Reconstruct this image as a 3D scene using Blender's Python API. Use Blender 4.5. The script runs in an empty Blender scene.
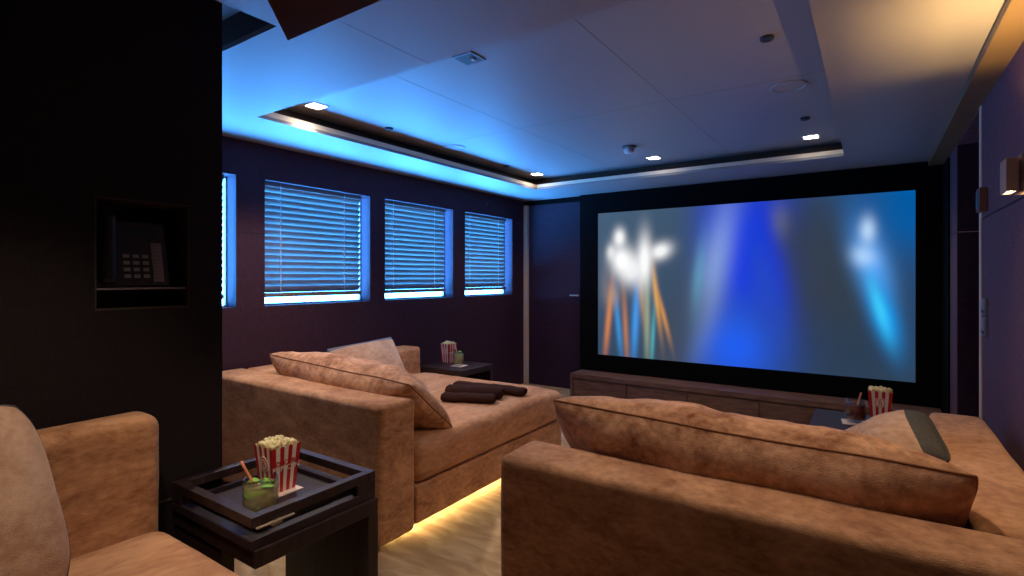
import bpy, bmesh, math, random
from mathutils import Vector, Matrix, noise
random.seed(7)
S = bpy.context.scene
COL = S.collection
PI = math.pi

# ------------------------------------------------------------------ materials
def lin(r, g, b):
    def f(c):
        c /= 255.0
        return c / 12.92 if c <= 0.04045 else ((c + 0.055) / 1.055) ** 2.4
    return (f(r), f(g), f(b), 1.0)

def new_mat(name):
    m = bpy.data.materials.new(name); m.use_nodes = True
    nt = m.node_tree
    return m, nt, nt.nodes['Principled BSDF']

def plain(name, col, rough=0.5, metal=0.0, spec=0.5, bump=0.0, scale=60.0, stretch=(1, 1, 1), var=0.0):
    m, nt, b = new_mat(name)
    b.inputs['Base Color'].default_value = col
    b.inputs['Roughness'].default_value = rough
    b.inputs['Metallic'].default_value = metal
    b.inputs['Specular IOR Level'].default_value = spec
    if bump or var:
        tc = nt.nodes.new('ShaderNodeTexCoord'); mp = nt.nodes.new('ShaderNodeMapping')
        mp.inputs['Scale'].default_value = stretch
        nz = nt.nodes.new('ShaderNodeTexNoise'); nz.inputs['Scale'].default_value = scale
        nz.inputs['Detail'].default_value = 5
        nt.links.new(tc.outputs['Object'], mp.inputs['Vector'])
        nt.links.new(mp.outputs['Vector'], nz.inputs['Vector'])
        if bump:
            bp = nt.nodes.new('ShaderNodeBump'); bp.inputs['Strength'].default_value = bump
            bp.inputs['Distance'].default_value = 0.01
            nt.links.new(nz.outputs['Fac'], bp.inputs['Height'])
            nt.links.new(bp.outputs['Normal'], b.inputs['Normal'])
        if var:
            rp = nt.nodes.new('ShaderNodeValToRGB')
            rp.color_ramp.elements[0].position = 0.3; rp.color_ramp.elements[1].position = 0.72
            rp.color_ramp.elements[0].color = tuple(c * (1 - var) for c in col[:3]) + (1,)
            rp.color_ramp.elements[1].color = tuple(min(1, c * (1 + var)) for c in col[:3]) + (1,)
            nt.links.new(nz.outputs['Fac'], rp.inputs['Fac'])
            nt.links.new(rp.outputs['Color'], b.inputs['Base Color'])
    return m

def emit(name, col, strength):
    m, nt, b = new_mat(name)
    b.inputs['Base Color'].default_value = (0, 0, 0, 1)
    b.inputs['Emission Color'].default_value = col
    b.inputs['Emission Strength'].default_value = strength
    return m

def velvet(name, light, dark, stretch, fine=220.0):
    """crushed velvet: brushed nap patches between two tones, fine pile bump"""
    m, nt, b = new_mat(name)
    N, L = nt.nodes.new, nt.links.new
    tc = N('ShaderNodeTexCoord')
    mp = N('ShaderNodeMapping'); mp.inputs['Scale'].default_value = stretch
    L(tc.outputs['Object'], mp.inputs['Vector'])
    n1 = N('ShaderNodeTexNoise'); n1.inputs['Scale'].default_value = 5.0; n1.inputs['Detail'].default_value = 8
    n1.inputs['Roughness'].default_value = 0.68; n1.inputs['Distortion'].default_value = 0.6
    L(mp.outputs['Vector'], n1.inputs['Vector'])
    n2 = N('ShaderNodeTexNoise'); n2.inputs['Scale'].default_value = 38.0; n2.inputs['Detail'].default_value = 4
    L(mp.outputs['Vector'], n2.inputs['Vector'])
    mx = N('ShaderNodeMath'); mx.operation = 'MULTIPLY_ADD'; mx.inputs[1].default_value = 0.3
    L(n2.outputs['Fac'], mx.inputs[0])
    ml = N('ShaderNodeMath'); ml.operation = 'MULTIPLY'; ml.inputs[1].default_value = 0.7
    L(n1.outputs['Fac'], ml.inputs[0]); L(ml.outputs[0], mx.inputs[2])
    rp = N('ShaderNodeValToRGB')
    rp.color_ramp.elements[0].position = 0.36; rp.color_ramp.elements[0].color = dark
    rp.color_ramp.elements[1].position = 0.60; rp.color_ramp.elements[1].color = light
    L(mx.outputs[0], rp.inputs['Fac']); L(rp.outputs['Color'], b.inputs['Base Color'])
    n3 = N('ShaderNodeTexNoise'); n3.inputs['Scale'].default_value = fine; n3.inputs['Detail'].default_value = 3
    L(mp.outputs['Vector'], n3.inputs['Vector'])
    ad = N('ShaderNodeMath'); ad.operation = 'ADD'
    L(n3.outputs['Fac'], ad.inputs[0]); L(mx.outputs[0], ad.inputs[1])
    bp = N('ShaderNodeBump'); bp.inputs['Strength'].default_value = 0.35; bp.inputs['Distance'].default_value = 0.006
    L(ad.outputs[0], bp.inputs['Height']); L(bp.outputs['Normal'], b.inputs['Normal'])
    b.inputs['Roughness'].default_value = 0.85
    b.inputs['Specular IOR Level'].default_value = 0.15
    b.inputs['Sheen Weight'].default_value = 0.35
    b.inputs['Sheen Roughness'].default_value = 0.4
    b.inputs['Sheen Tint'].default_value = (1.0, 0.82, 0.66, 1)
    return m

def wood(name, c0, c1, stretch, rough=0.4):
    m, nt, b = new_mat(name)
    N, L = nt.nodes.new, nt.links.new
    tc = N('ShaderNodeTexCoord'); mp = N('ShaderNodeMapping'); mp.inputs['Scale'].default_value = stretch
    L(tc.outputs['Object'], mp.inputs['Vector'])
    n = N('ShaderNodeTexNoise'); n.inputs['Scale'].default_value = 14; n.inputs['Detail'].default_value = 9
    L(mp.outputs['Vector'], n.inputs['Vector'])
    rp = N('ShaderNodeValToRGB')
    rp.color_ramp.elements[0].position = 0.35; rp.color_ramp.elements[0].color = c0
    rp.color_ramp.elements[1].position = 0.7; rp.color_ramp.elements[1].color = c1
    L(n.outputs['Fac'], rp.inputs['Fac']); L(rp.outputs['Color'], b.inputs['Base Color'])
    bp = N('ShaderNodeBump'); bp.inputs['Strength'].default_value = 0.08; bp.inputs['Distance'].default_value = 0.004
    L(n.outputs['Fac'], bp.inputs['Height']); L(bp.outputs['Normal'], b.inputs['Normal'])
    b.inputs['Roughness'].default_value = rough
    return m

def weave(name, col, grid_scale=260.0, rough=0.75):
    """fine woven wall fabric"""
    m, nt, b = new_mat(name)
    N, L = nt.nodes.new, nt.links.new
    tc = N('ShaderNodeTexCoord')
    outs = []
    for st in ((1, 1, 14), (14, 14, 1)):
        mp = N('ShaderNodeMapping'); mp.inputs['Scale'].default_value = st
        L(tc.outputs['Object'], mp.inputs['Vector'])
        n = N('ShaderNodeTexNoise'); n.inputs['Scale'].default_value = 18; n.inputs['Detail'].default_value = 5
        L(mp.outputs['Vector'], n.inputs['Vector']); outs.append(n.outputs['Fac'])
    ad = N('ShaderNodeMath'); ad.operation = 'ADD'; L(outs[0], ad.inputs[0]); L(outs[1], ad.inputs[1])
    hf = N('ShaderNodeMath'); hf.operation = 'MULTIPLY'; hf.inputs[1].default_value = 0.5; L(ad.outputs[0], hf.inputs[0])
    rp = N('ShaderNodeValToRGB')
    rp.color_ramp.elements[0].position = 0.35; rp.color_ramp.elements[0].color = tuple(c * 0.6 for c in col[:3]) + (1,)
    rp.color_ramp.elements[1].position = 0.65; rp.color_ramp.elements[1].color = tuple(c * 1.35 for c in col[:3]) + (1,)
    L(hf.outputs[0], rp.inputs['Fac']); L(rp.outputs['Color'], b.inputs['Base Color'])
    bp = N('ShaderNodeBump'); bp.inputs['Strength'].default_value = 0.25; bp.inputs['Distance'].default_value = 0.003
    L(hf.outputs[0], bp.inputs['Height']); L(bp.outputs['Normal'], b.inputs['Normal'])
    b.inputs['Roughness'].default_value = rough
    b.inputs['Specular IOR Level'].default_value = 0.3
    return m

def glassy(name, tint, gloss=0.12, rough=0.03, cloud=None):
    """thin clear glass: lets the light through, with a soft mirror on top"""
    m = bpy.data.materials.new(name); m.use_nodes = True
    nt = m.node_tree; nt.nodes.clear()
    N, L = nt.nodes.new, nt.links.new
    t = N('ShaderNodeBsdfTransparent'); t.inputs['Color'].default_value = tint
    g = N('ShaderNodeBsdfGlossy'); g.inputs['Roughness'].default_value = rough
    lw = N('ShaderNodeLayerWeight'); pw_ = N('ShaderNodeMath'); pw_.operation = 'POWER'; pw_.inputs[1].default_value = 3.0
    L(lw.outputs['Facing'], pw_.inputs[0])
    ad = N('ShaderNodeMath'); ad.operation = 'MULTIPLY_ADD'; ad.inputs[1].default_value = 0.5; ad.inputs[2].default_value = gloss * 0.5
    L(pw_.outputs[0], ad.inputs[0])
    mx = N('ShaderNodeMixShader'); L(ad.outputs[0], mx.inputs['Fac'])
    body = t
    if cloud:
        df = N('ShaderNodeBsdfDiffuse'); df.inputs['Color'].default_value = cloud
        tl = N('ShaderNodeBsdfTranslucent'); tl.inputs['Color'].default_value = cloud
        m1 = N('ShaderNodeMixShader'); L(df.outputs[0], m1.inputs[1]); L(tl.outputs[0], m1.inputs[2])
        body = N('ShaderNodeMixShader'); body.inputs['Fac'].default_value = 0.46
        L(t.outputs[0], body.inputs[1]); L(m1.outputs[0], body.inputs[2])
    L(body.outputs[0], mx.inputs[1]); L(g.outputs[0], mx.inputs[2])
    o = N('ShaderNodeOutputMaterial'); L(mx.outputs[0], o.inputs['Surface'])
    return m

M = {}
M['wall'] = weave('aubergine_wall_fabric', lin(58, 34, 50))
M['wall_dark'] = weave('near_black_wall_fabric', lin(28, 21, 25))
M['wall_right'] = weave('violet_wall_fabric', lin(104, 74, 86))
M['black'] = plain('black_velour', lin(9, 9, 11), rough=0.9, spec=0.1)
M['ceiling'] = plain('ceiling_satin_paint', lin(152, 150, 150), rough=0.5, spec=0.35)
M['joint'] = plain('ceiling_joint_grey', lin(140, 134, 130), rough=0.6)
M['lip'] = plain('pale_oak_lip', lin(240, 222, 196), rough=0.45)
M['cove'] = plain('cove_dark_wood', lin(70, 52, 42), rough=0.6)
M['strip'] = plain('bronze_ceiling_strip', lin(120, 100, 72), rough=0.5)
M['flap'] = plain('brown_flap_panel', lin(120, 84, 66), rough=0.6)
M['trim'] = plain('pale_tan_wood', lin(232, 200, 170), rough=0.5)
M['seam'] = plain('dark_panel_seam', lin(10, 8, 10), rough=0.9)  # panel seams, the joints' own near-black colour
M['velvetA'] = velvet('tan_velvet', lin(214, 166, 126), lin(150, 102, 70), (1, 1, 2.2))
M['velvetSeat'] = velvet('tan_velvet_seat', lin(218, 170, 130), lin(172, 118, 84), (1.4, 0.55, 1.6))
M['velvetPillow'] = velvet('tan_velvet_pillow', lin(226, 178, 140), lin(128, 76, 46), (1.0, 1.0, 1.3))
M['velvetPale'] = velvet('beige_velvet_pillow', lin(208, 178, 154), lin(170, 134, 108), (1.0, 1.0, 1.6))
M['piping'] = plain('brown_piping', lin(150, 100, 66), rough=0.8)
M['slate'] = plain('slate_cloth', lin(74, 74, 74), rough=0.85, bump=0.3, scale=90, var=0.2)
M['bluegrey'] = plain('blue_grey_cloth', lin(96, 108, 124), rough=0.85, bump=0.3, scale=90, var=0.2)
M['towel'] = plain('dark_brown_terry', lin(62, 40, 36), rough=0.95, spec=0.1, bump=0.5, scale=160, var=0.3)
M['wenge'] = wood('wenge_table_wood', lin(30, 20, 22), lin(56, 40, 42), (3, 3, 0.5), rough=0.45)
M['tray'] = plain('tray_dark_lacquer', lin(44, 34, 42), rough=0.42, var=0.12, scale=30)
M['console'] = wood('console_brown_wood', lin(98, 70, 60), lin(136, 100, 86), (0.6, 3, 4), rough=0.5)
M['steel'] = plain('brushed_steel', lin(210, 198, 182), rough=0.5, metal=0.6)
M['paper'] = plain('white_paper', lin(236, 222, 212), rough=0.7)
M['red'] = plain('popcorn_red', lin(186, 30, 34), rough=0.5)
M['corn'] = plain('popcorn_cream', lin(250, 230, 178), rough=0.7, var=0.25, scale=60)
M['glass'] = glassy('drink_glass', (0.95, 0.97, 0.95, 1))
M['pane'] = glassy('window_glass', (0.97, 0.98, 1, 1), gloss=0.05)
M['lime'] = glassy('lime_drink', (0.97, 0.95, 0.80, 1), gloss=0.06, cloud=lin(246, 236, 176))
M['cola'] = glassy('red_drink', (0.50, 0.12, 0.09, 1), gloss=0.1, cloud=lin(150, 36, 28))
M['mint'] = plain('mint_green', lin(126, 190, 60), rough=0.5, var=0.35, scale=40)
M['ice'] = glassy('ice', (0.93, 0.96, 0.98, 1), gloss=0.35, rough=0.1)
M['straw'] = plain('salmon_straw', lin(222, 140, 104), rough=0.5)
M['slat'] = None
M['white'] = plain('white_plastic', lin(210, 210, 212), rough=0.4)
M['grey'] = plain('grey_plastic', lin(120, 118, 122), rough=0.45)
M['phone'] = plain('black_phone_plastic', lin(22, 22, 25), rough=0.3)
M['lcd'] = plain('phone_display_glass', lin(30, 44, 48), rough=0.15)
M['key'] = plain('phone_keys_grey', lin(150, 150, 152), rough=0.5)
M['niche'] = plain('niche_olive_lining', lin(60, 52, 38), rough=0.7)
M['lamp'] = emit('downlight_glow', (1.0, 0.93, 0.84, 1), 30)
M['lamp_warm'] = emit('wall_lamp_glow', (1.0, 0.72, 0.40, 1), 22)
M['led'] = emit('yellow_led_strip', (1.0, 0.80, 0.38, 1), 28)
M['bronze'] = plain('wall_lamp_bronze', lin(150, 134, 120), rough=0.45, metal=0.3)

# blinds: painted slats that let a little daylight glow through
def make_slat():
    m = bpy.data.materials.new('blind_slat'); m.use_nodes = True
    nt = m.node_tree; nt.nodes.clear(); N, L = nt.nodes.new, nt.links.new
    d = N('ShaderNodeBsdfPrincipled'); d.inputs['Base Color'].default_value = lin(130, 128, 122)
    d.inputs['Roughness'].default_value = 0.65; d.inputs['Specular IOR Level'].default_value = 0.2
    t = N('ShaderNodeBsdfTranslucent'); t.inputs['Color'].default_value = lin(170, 190, 200)
    mx = N('ShaderNodeMixShader'); mx.inputs['Fac'].default_value = 0.09
    o = N('ShaderNodeOutputMaterial')
    L(d.outputs[0], mx.inputs[1]); L(t.outputs[0], mx.inputs[2]); L(mx.outputs[0], o.inputs['Surface'])
    return m
M['slat'] = make_slat()

# carpet: cut pile with soft marbled waves
def make_carpet():
    m, nt, b = new_mat('beige_carpet')
    N, L = nt.nodes.new, nt.links.new
    tc = N('ShaderNodeTexCoord'); mp = N('ShaderNodeMapping')
    mp.inputs['Scale'].default_value = (1.0, 3.2, 1); mp.inputs['Rotation'].default_value = (0, 0, 0.5)
    L(tc.outputs['Object'], mp.inputs['Vector'])
    n1 = N('ShaderNodeTexNoise'); n1.inputs['Scale'].default_value = 3.2; n1.inputs['Detail'].default_value = 4
    n1.inputs['Distortion'].default_value = 1.4
    L(mp.outputs['Vector'], n1.inputs['Vector'])
    rp = N('ShaderNodeValToRGB')
    rp.color_ramp.elements[0].position = 0.38; rp.color_ramp.elements[0].color = lin(168, 142, 108)
    rp.color_ramp.elements[1].position = 0.62; rp.color_ramp.elements[1].color = lin(200, 176, 140)
    L(n1.outputs['Fac'], rp.inputs['Fac']); L(rp.outputs['Color'], b.inputs['Base Color'])
    n2 = N('ShaderNodeTexNoise'); n2.inputs['Scale'].default_value = 180
    L(tc.outputs['Object'], n2.inputs['Vector'])
    ad = N('ShaderNodeMath'); ad.operation = 'MULTIPLY_ADD'; ad.inputs[1].default_value = 2.0
    L(n1.outputs['Fac'], ad.inputs[0]); L(n2.outputs['Fac'], ad.inputs[2])
    bp = N('ShaderNodeBump'); bp.inputs['Strength'].default_value = 0.6; bp.inputs['Distance'].default_value = 0.012
    L(ad.outputs[0], bp.inputs['Height']); L(bp.outputs['Normal'], b.inputs['Normal'])
    b.inputs['Roughness'].default_value = 0.95; b.inputs['Specular IOR Level'].default_value = 0.1
    return m
M['carpet'] = make_carpet()

# ------------------------------------------------------------------ geometry helpers
def obj(name, bm, m, parent=None, smooth=False, bevel=0.0):
    """link a bmesh (world coordinates) as one mesh object, parented with an unrotated parent"""
    if bevel:
        bmesh.ops.remove_doubles(bm, verts=bm.verts, dist=1e-6)
    bmesh.ops.recalc_face_normals(bm, faces=bm.faces)
    me = bpy.data.meshes.new(name)
    off = origin(parent) if parent else Vector((0, 0, 0))
    bmesh.ops.translate(bm, verts=bm.verts, vec=-off)
    bm.to_mesh(me); bm.free()
    for mm in (m if isinstance(m, (list, tuple)) else [m]):
        me.materials.append(mm)
    if smooth:
        for p in me.polygons: p.use_smooth = True
    o = bpy.data.objects.new(name, me); COL.objects.link(o)
    if parent: o.parent = parent
    if bevel:
        md = o.modifiers.new('bevel', 'BEVEL'); md.width = bevel; md.segments = 2; md.limit_method = 'ANGLE'
    return o

def origin(o):
    v = Vector((0, 0, 0))
    while o:
        v += o.location; o = o.parent
    return v

def thing(name, label, cat, loc=(0, 0, 0), group=None):
    o = bpy.data.objects.new(name, None); COL.objects.link(o)
    o.location = loc; o.empty_display_size = 0.1
    return tag(o, label, cat, group)

def tag(o, label, cat, group=None, kind=None):
    o['label'] = label; o['category'] = cat
    if group: o['group'] = group
    if kind: o['kind'] = kind
    return o

def struct(name, bm, m, label=None, parent=None, **k):
    o = obj(name, bm, m, parent, **k)
    if parent is None:
        o['kind'] = 'structure'
        if label: o['label'] = label
    return o

def recenter(o, loc=None):
    """move a single-mesh thing's origin to its base"""
    me = o.data
    xs = [v.co for v in me.vertices]
    c = loc or Vector((sum(v.x for v in xs) / len(xs), sum(v.y for v in xs) / len(xs), min(v.z for v in xs)))
    me.transform(Matrix.Translation(-Vector(c))); o.location = Vector(c)
    return o

def add_box(bm, x0, x1, y0, y1, z0, z1, mi=0):
    v = [bm.verts.new(p) for p in ((x0, y0, z0), (x1, y0, z0), (x1, y1, z0), (x0, y1, z0),
                                   (x0, y0, z1), (x1, y0, z1), (x1, y1, z1), (x0, y1, z1))]
    for f in ((0, 3, 2, 1), (4, 5, 6, 7), (0, 1, 5, 4), (1, 2, 6, 5), (2, 3, 7, 6), (3, 0, 4, 7)):
        bm.faces.new([v[i] for i in f]).material_index = mi
    return v

def box(*a, **k):
    bm = bmesh.new(); add_box(bm, *a, **k); return bm

def add_cyl(bm, c, r0, r1, h, n=24, axis='Z', mi=0, caps=True):
    """tapered cylinder from c along axis"""
    ax = {'X': Vector((1, 0, 0)), 'Y': Vector((0, 1, 0)), 'Z': Vector((0, 0, 1))}[axis] if isinstance(axis, str) else Vector(axis).normalized()
    u = ax.orthogonal().normalized(); w = ax.cross(u)
    c = Vector(c); A, B = [], []
    for i in range(n):
        a = 2 * PI * i / n
        d = u * math.cos(a) + w * math.sin(a)
        A.append(bm.verts.new(c + d * r0)); B.append(bm.verts.new(c + ax * h + d * r1))
    for i in range(n):
        j = (i + 1) % n
        bm.faces.new((A[i], A[j], B[j], B[i])).material_index = mi
    if caps:
        bm.faces.new(A[::-1]).material_index = mi; bm.faces.new(B).material_index = mi

def add_tube(bm, pts, r, n=8, mi=0, closed=False):
    rings = []
    P = [Vector(p) for p in pts]; N = len(P)
    ref = None
    for i, p in enumerate(P):
        t = (P[(i + 1) % N] - P[i - 1]) if closed else (P[min(i + 1, N - 1)] - P[max(i - 1, 0)])
        t.normalize()
        if ref is None: ref = t.orthogonal().normalized()
        ref = (ref - t * ref.dot(t)).normalized(); w = t.cross(ref)
        rings.append([bm.verts.new(p + (ref * math.cos(2 * PI * k / n) + w * math.sin(2 * PI * k / n)) * r) for k in range(n)])
    for i in range(N if closed else N - 1):
        a, b = rings[i], rings[(i + 1) % N]
        for k in range(n):
            bm.faces.new((a[k], a[(k + 1) % n], b[(k + 1) % n], b[k])).material_index = mi
    if not closed:
        bm.faces.new(rings[0][::-1]); bm.faces.new(rings[-1])

def add_lathe(bm, c, prof, n=32, mi=0):
    rings = []
    for r, z in prof:
        rings.append([bm.verts.new((c[0] + r * math.cos(2 * PI * k / n), c[1] + r * math.sin(2 * PI * k / n), c[2] + z)) for k in range(n)])
    for a, b in zip(rings, rings[1:]):
        for k in range(n):
            bm.faces.new((a[k], a[(k + 1) % n], b[(k + 1) % n], b[k])).material_index = mi
    if prof[0][0] > 1e-4: bm.faces.new(rings[0][::-1])
    if prof[-1][0] > 1e-4: bm.faces.new(rings[-1])

def soft_box(x0, x1, y0, y1, z0, z1, r=0.03, step=0.05, fn=None):
    """box with rounded edges from a dense surface grid; fn(p, unit) may displace"""
    bm = bmesh.new(); key = {}
    c = Vector(((x0 + x1) / 2, (y0 + y1) / 2, (z0 + z1) / 2)); h = Vector(((x1 - x0) / 2, (y1 - y0) / 2, (z1 - z0) / 2))
    def line(hh):
        n = max(2, int(round(2 * (hh - r) / step)))
        s = [-(hh - r) + 2 * (hh - r) * i / n for i in range(n + 1)]
        e = [r * math.tan(PI / 4 * k / 4) for k in range(1, 5)]
        return [s[0] - q for q in reversed(e)] + s + [s[-1] + q for q in e]
    ax = [line(h[i]) for i in range(3)]
    def vert(p):
        k = tuple(round(q, 5) for q in p)
        if k not in key:
            inner = Vector([max(-(h[i] - r), min(h[i] - r, p[i])) for i in range(3)])
            d = Vector(p) - inner
            q = inner + d.normalized() * r if d.length > 1e-9 else Vector(p)
            w = q + c
            if fn: w = fn(w, Vector((q.x / h.x, q.y / h.y, q.z / h.z)))
            key[k] = bm.verts.new(w)
        return key[k]
    for a in range(3):
        b, d = (a + 1) % 3, (a + 2) % 3
        for s in (-1, 1):
            for i in range(len(ax[b]) - 1):
                for j in range(len(ax[d]) - 1):
                    q = []
                    for (bi, dj) in ((i, j), (i + 1, j), (i + 1, j + 1), (i, j + 1)):
                        p = [0, 0, 0]; p[a] = s * h[a]; p[b] = ax[b][bi]; p[d] = ax[d][dj]
                        q.append(vert(p))
                    if len(set(q)) == 4:
                        try: bm.faces.new(q if s > 0 else q[::-1])
                        except ValueError: pass
    return bm

def holed_slab(axis, a0, a1, u0, u1, v0, v1, holes, mi_fn=None):
    """connected slab with rectangular holes. axis 'X': slab between x=a0..a1, u=y, v=z; 'Z': u=x, v=y"""
    us = sorted({u0, u1} | {q for h in holes for q in h[:2]}); vs = sorted({v0, v1} | {q for h in holes for q in h[2:4]})
    bm = bmesh.new(); key = {}
    def V(a, u, v):
        k = (a, u, v)
        if k not in key:
            key[k] = bm.verts.new((a, u, v) if axis == 'X' else ((u, a, v) if axis == 'Y' else (u, v, a)))
        return key[k]
    def solid(i, j):
        if i < 0 or j < 0 or i >= len(us) - 1 or j >= len(vs) - 1: return False
        cu, cv = (us[i] + us[i + 1]) / 2, (vs[j] + vs[j + 1]) / 2
        return not any(h[0] < cu < h[1] and h[2] < cv < h[3] for h in holes)
    for i in range(len(us) - 1):
        for j in range(len(vs) - 1):
            if not solid(i, j): continue
            q = [(us[i], vs[j]), (us[i + 1], vs[j]), (us[i + 1], vs[j + 1]), (us[i], vs[j + 1])]
            for a in (a0, a1): bm.faces.new([V(a, *p) for p in q])
            for (di, dj, e0, e1) in ((-1, 0, 3, 0), (1, 0, 1, 2), (0, -1, 0, 1), (0, 1, 2, 3)):
                if not solid(i + di, j + dj):
                    bm.faces.new([V(a0, *q[e0]), V(a0, *q[e1]), V(a1, *q[e1]), V(a1, *q[e0])])
    return bm

# ------------------------------------------------------------------ room
XW, XR, YF, YB = -3.32, 0.445, 5.16, -1.25
ZC, ZT = 2.10, 2.20            # soffit height and raised panel height

o = struct('floor', box(XW - 0.2, 1.3, YB - 0.15, YF + 0.15, -0.08, 0.0), M['carpet'], 'beige carpet with soft marbled waves')

WIN = [(0.93, 1.774), (1.965, 2.852), (3.009, 3.865), (4.046, 4.873)]
WZ0, WZ1 = 1.033, 1.872
holes = [(a, b, WZ0, WZ1) for a, b in WIN]
wl = struct('wall_left', holed_slab('X', XW - 0.135, XW, YB - 0.15, YF + 0.15, 0.0, 2.36, holes), M['wall'], 'dark aubergine fabric wall with the row of windows')
bm = bmesh.new(); add_box(bm, XW - 0.001, XW + 0.0008, YB, WIN[0][0], 1.509, 1.512)
for (a, b), (c, d) in zip(WIN, WIN[1:] + [(YF, YF)]): add_box(bm, XW - 0.001, XW + 0.0008, b, c, 1.509, 1.512)
struct('panel_joint', bm, M['seam'], parent=wl)
struct('wall_front', box(XW - 0.17, 1.3, YF, YF + 0.15, 0, 2.36), M['wall'], 'dark aubergine fabric wall behind the screen')
struct('wall_back', box(XW - 0.17, 1.3, YB - 0.15, YB, 0, 2.36), M['wall_dark'])

# right wall with the recessed doorway
YD0, YD1, XD = 3.47, 4.36, 0.60
wr = struct('wall_right', holed_slab('X', XR, XR + 0.17, YB - 0.15, YF + 0.15, 0, 2.36, [(YD0, YD1, 0, 2.06)]), M['wall_right'], 'violet fabric wall with a wall lamp')
bm = bmesh.new(); add_box(bm, XR - 0.0008, XR + 0.001, YB, YD0 - 0.06, 1.505, 1.513); add_box(bm, XR - 0.0008, XR + 0.001, YD1, 4.70, 1.508, 1.512)
struct('panel_joint', bm, M['seam'], parent=wr)
d2 = struct('door_2', box(XR + 0.172, XR + 0.21, YD0 - 0.1, YD1 + 0.1, 0, 2.10), M['wall'], 'dark door set back in the right wall')
bm = bmesh.new(); add_box(bm, XR + 0.168, XR + 0.1725, YD0, YD1, 1.509, 1.512); struct('panel_joint', bm, M['seam'], parent=d2)
bm = bmesh.new(); add_cyl(bm, (XR + 0.172, YD0 + 0.1, 1.02), 0.012, 0.012, -0.03, 12, 'X'); add_box(bm, XR + 0.13, XR + 0.145, YD0 + 0.09, YD0 + 0.22, 1.01, 1.03)
struct('door_handle', bm, M['steel'], parent=d2)
# jamb facing of the recess, towards the camera, with its joint
bm = box(XR + 0.004, XR + 0.168, YD1 - 0.012, YD1 - 0.0005, 0, 2.06); jb = struct('door_jamb', bm, M['wall'], parent=d2)
bm = box(XR + 0.004, XR + 0.168, YD1 - 0.013, YD1 - 0.011, 1.508, 1.512); struct('jamb_joint', bm, M['trim'], parent=jb)
struct('trim_2', box(XR - 0.006, XR + 0.02, YD0 - 0.045, YD0 + 0.004, 0, 2.085), M['trim'], 'pale tan wood edge of the right wall by the doorway', bevel=0.003)
struct('trim_1', box(XW + 0.002, XW + 0.05, YF - 0.06, YF - 0.012, 0, 2.05), M['trim'], 'pale tan wood post in the corner beside the last window', bevel=0.003)
bm = bmesh.new(); add_box(bm, XW, -2.6, YF - 0.03, YF, 2.05, 2.10); struct('trim_3', bm, M['black'], 'dark header above the side door')
# side door left of the screen
d1 = struct('door_1', box(XW + 0.055, -2.60, YF - 0.025, YF - 0.002, 0.004, 2.046), M['wall'], 'dark aubergine door left of the screen', bevel=0.002)
struct('panel_joint', box(XW + 0.055, -2.6, YF - 0.0262, YF - 0.0245, 1.518, 1.522), M['seam'], parent=d1)
bm = bmesh.new(); add_box(bm, -2.72, -2.615, YF - 0.06, YF - 0.048, 1.02, 1.034); add_box(bm, -2.635, -2.618, YF - 0.05, YF - 0.025, 1.018, 1.036)
struct('door_handle', bm, M['steel'], parent=d1, bevel=0.002)

# ceiling: soffit with the big tray opening and the small slot, raised panel above
TRAY = (-2.777, -0.165, 1.599, 4.50)
SLOT = (-2.9, -1.716, 0.05, 1.06)
ce = struct('ceiling', holed_slab('Z', ZC, ZC + 0.02, XW - 0.1, 0.349, YB - 0.1, YF + 0.1, [TRAY, SLOT]), M['ceiling'], 'satin ceiling soffit around a raised panel')
struct('raised_panel', box(XW - 0.17, 1.3, YB - 0.15, YF + 0.15, ZT + 0.02, ZT + 0.05), M['ceiling'], parent=ce)
bm = bmesh.new()
def ring(bm, t, z0, z1, w, inset=0.0):
    x0, x1, y0, y1 = t[0] - inset, t[1] + inset, t[2] - inset, t[3] + inset
    us = [x0 - w, x0, x1, x1 + w]; vs = [y0 - w, y0, y1, y1 + w]
    b2 = holed_slab('Z', z0, z1, us[0], us[3], vs[0], vs[3], [(x0, x1, y0, y1)])
    me = bpy.data.meshes.new('tmp'); b2.to_mesh(me); b2.free(); bm.from_mesh(me); bpy.data.meshes.remove(me)
# lip: pale upstand of the tray edge
ring(bm, TRAY, ZC + 0.0205, ZC + 0.05, 0.02, 0.0)
struct('tray_lip', bm, M['lip'], parent=ce)
bm = bmesh.new(); ring(bm, TRAY, ZC + 0.05, ZT + 0.02, 0.02, 0.10); ring(bm, TRAY, ZC + 0.0205, ZC + 0.0295, 0.1, 0.0205)
struct('tray_cove', bm, M['cove'], parent=ce)
bm = bmesh.new(); ring(bm, SLOT, ZC + 0.0205, ZT + 0.02, 0.02, 0.0)
struct('slot_lining', bm, M['cove'], parent=ce)
# joints between the ceiling boards
bm = bmesh.new()
add_box(bm, -1.505, -1.50, YB, TRAY[2], ZC - 0.0006, ZC + 0.001)
struct('board_joint', bm, M['joint'], parent=ce)
bm = bmesh.new()
for x in (-1.95, -0.95): add_box(bm, x, x + 0.004, TRAY[2] - 0.1, TRAY[3] + 0.1, ZT + 0.0192, ZT + 0.021)
add_box(bm, TRAY[0] - 0.1, TRAY[1] + 0.1, 2.95, 2.954, ZT + 0.0192, ZT + 0.021)
struct('panel_joint', bm, M['joint'], parent=ce)
bm = box(0.350, XR + 0.01, YB - 0.05, YF + 0.02, ZC - 0.035, ZC + 0.02)
struct('trim_4', bm, M['strip'], 'bronze brown strip between the ceiling and the right wall')

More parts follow.
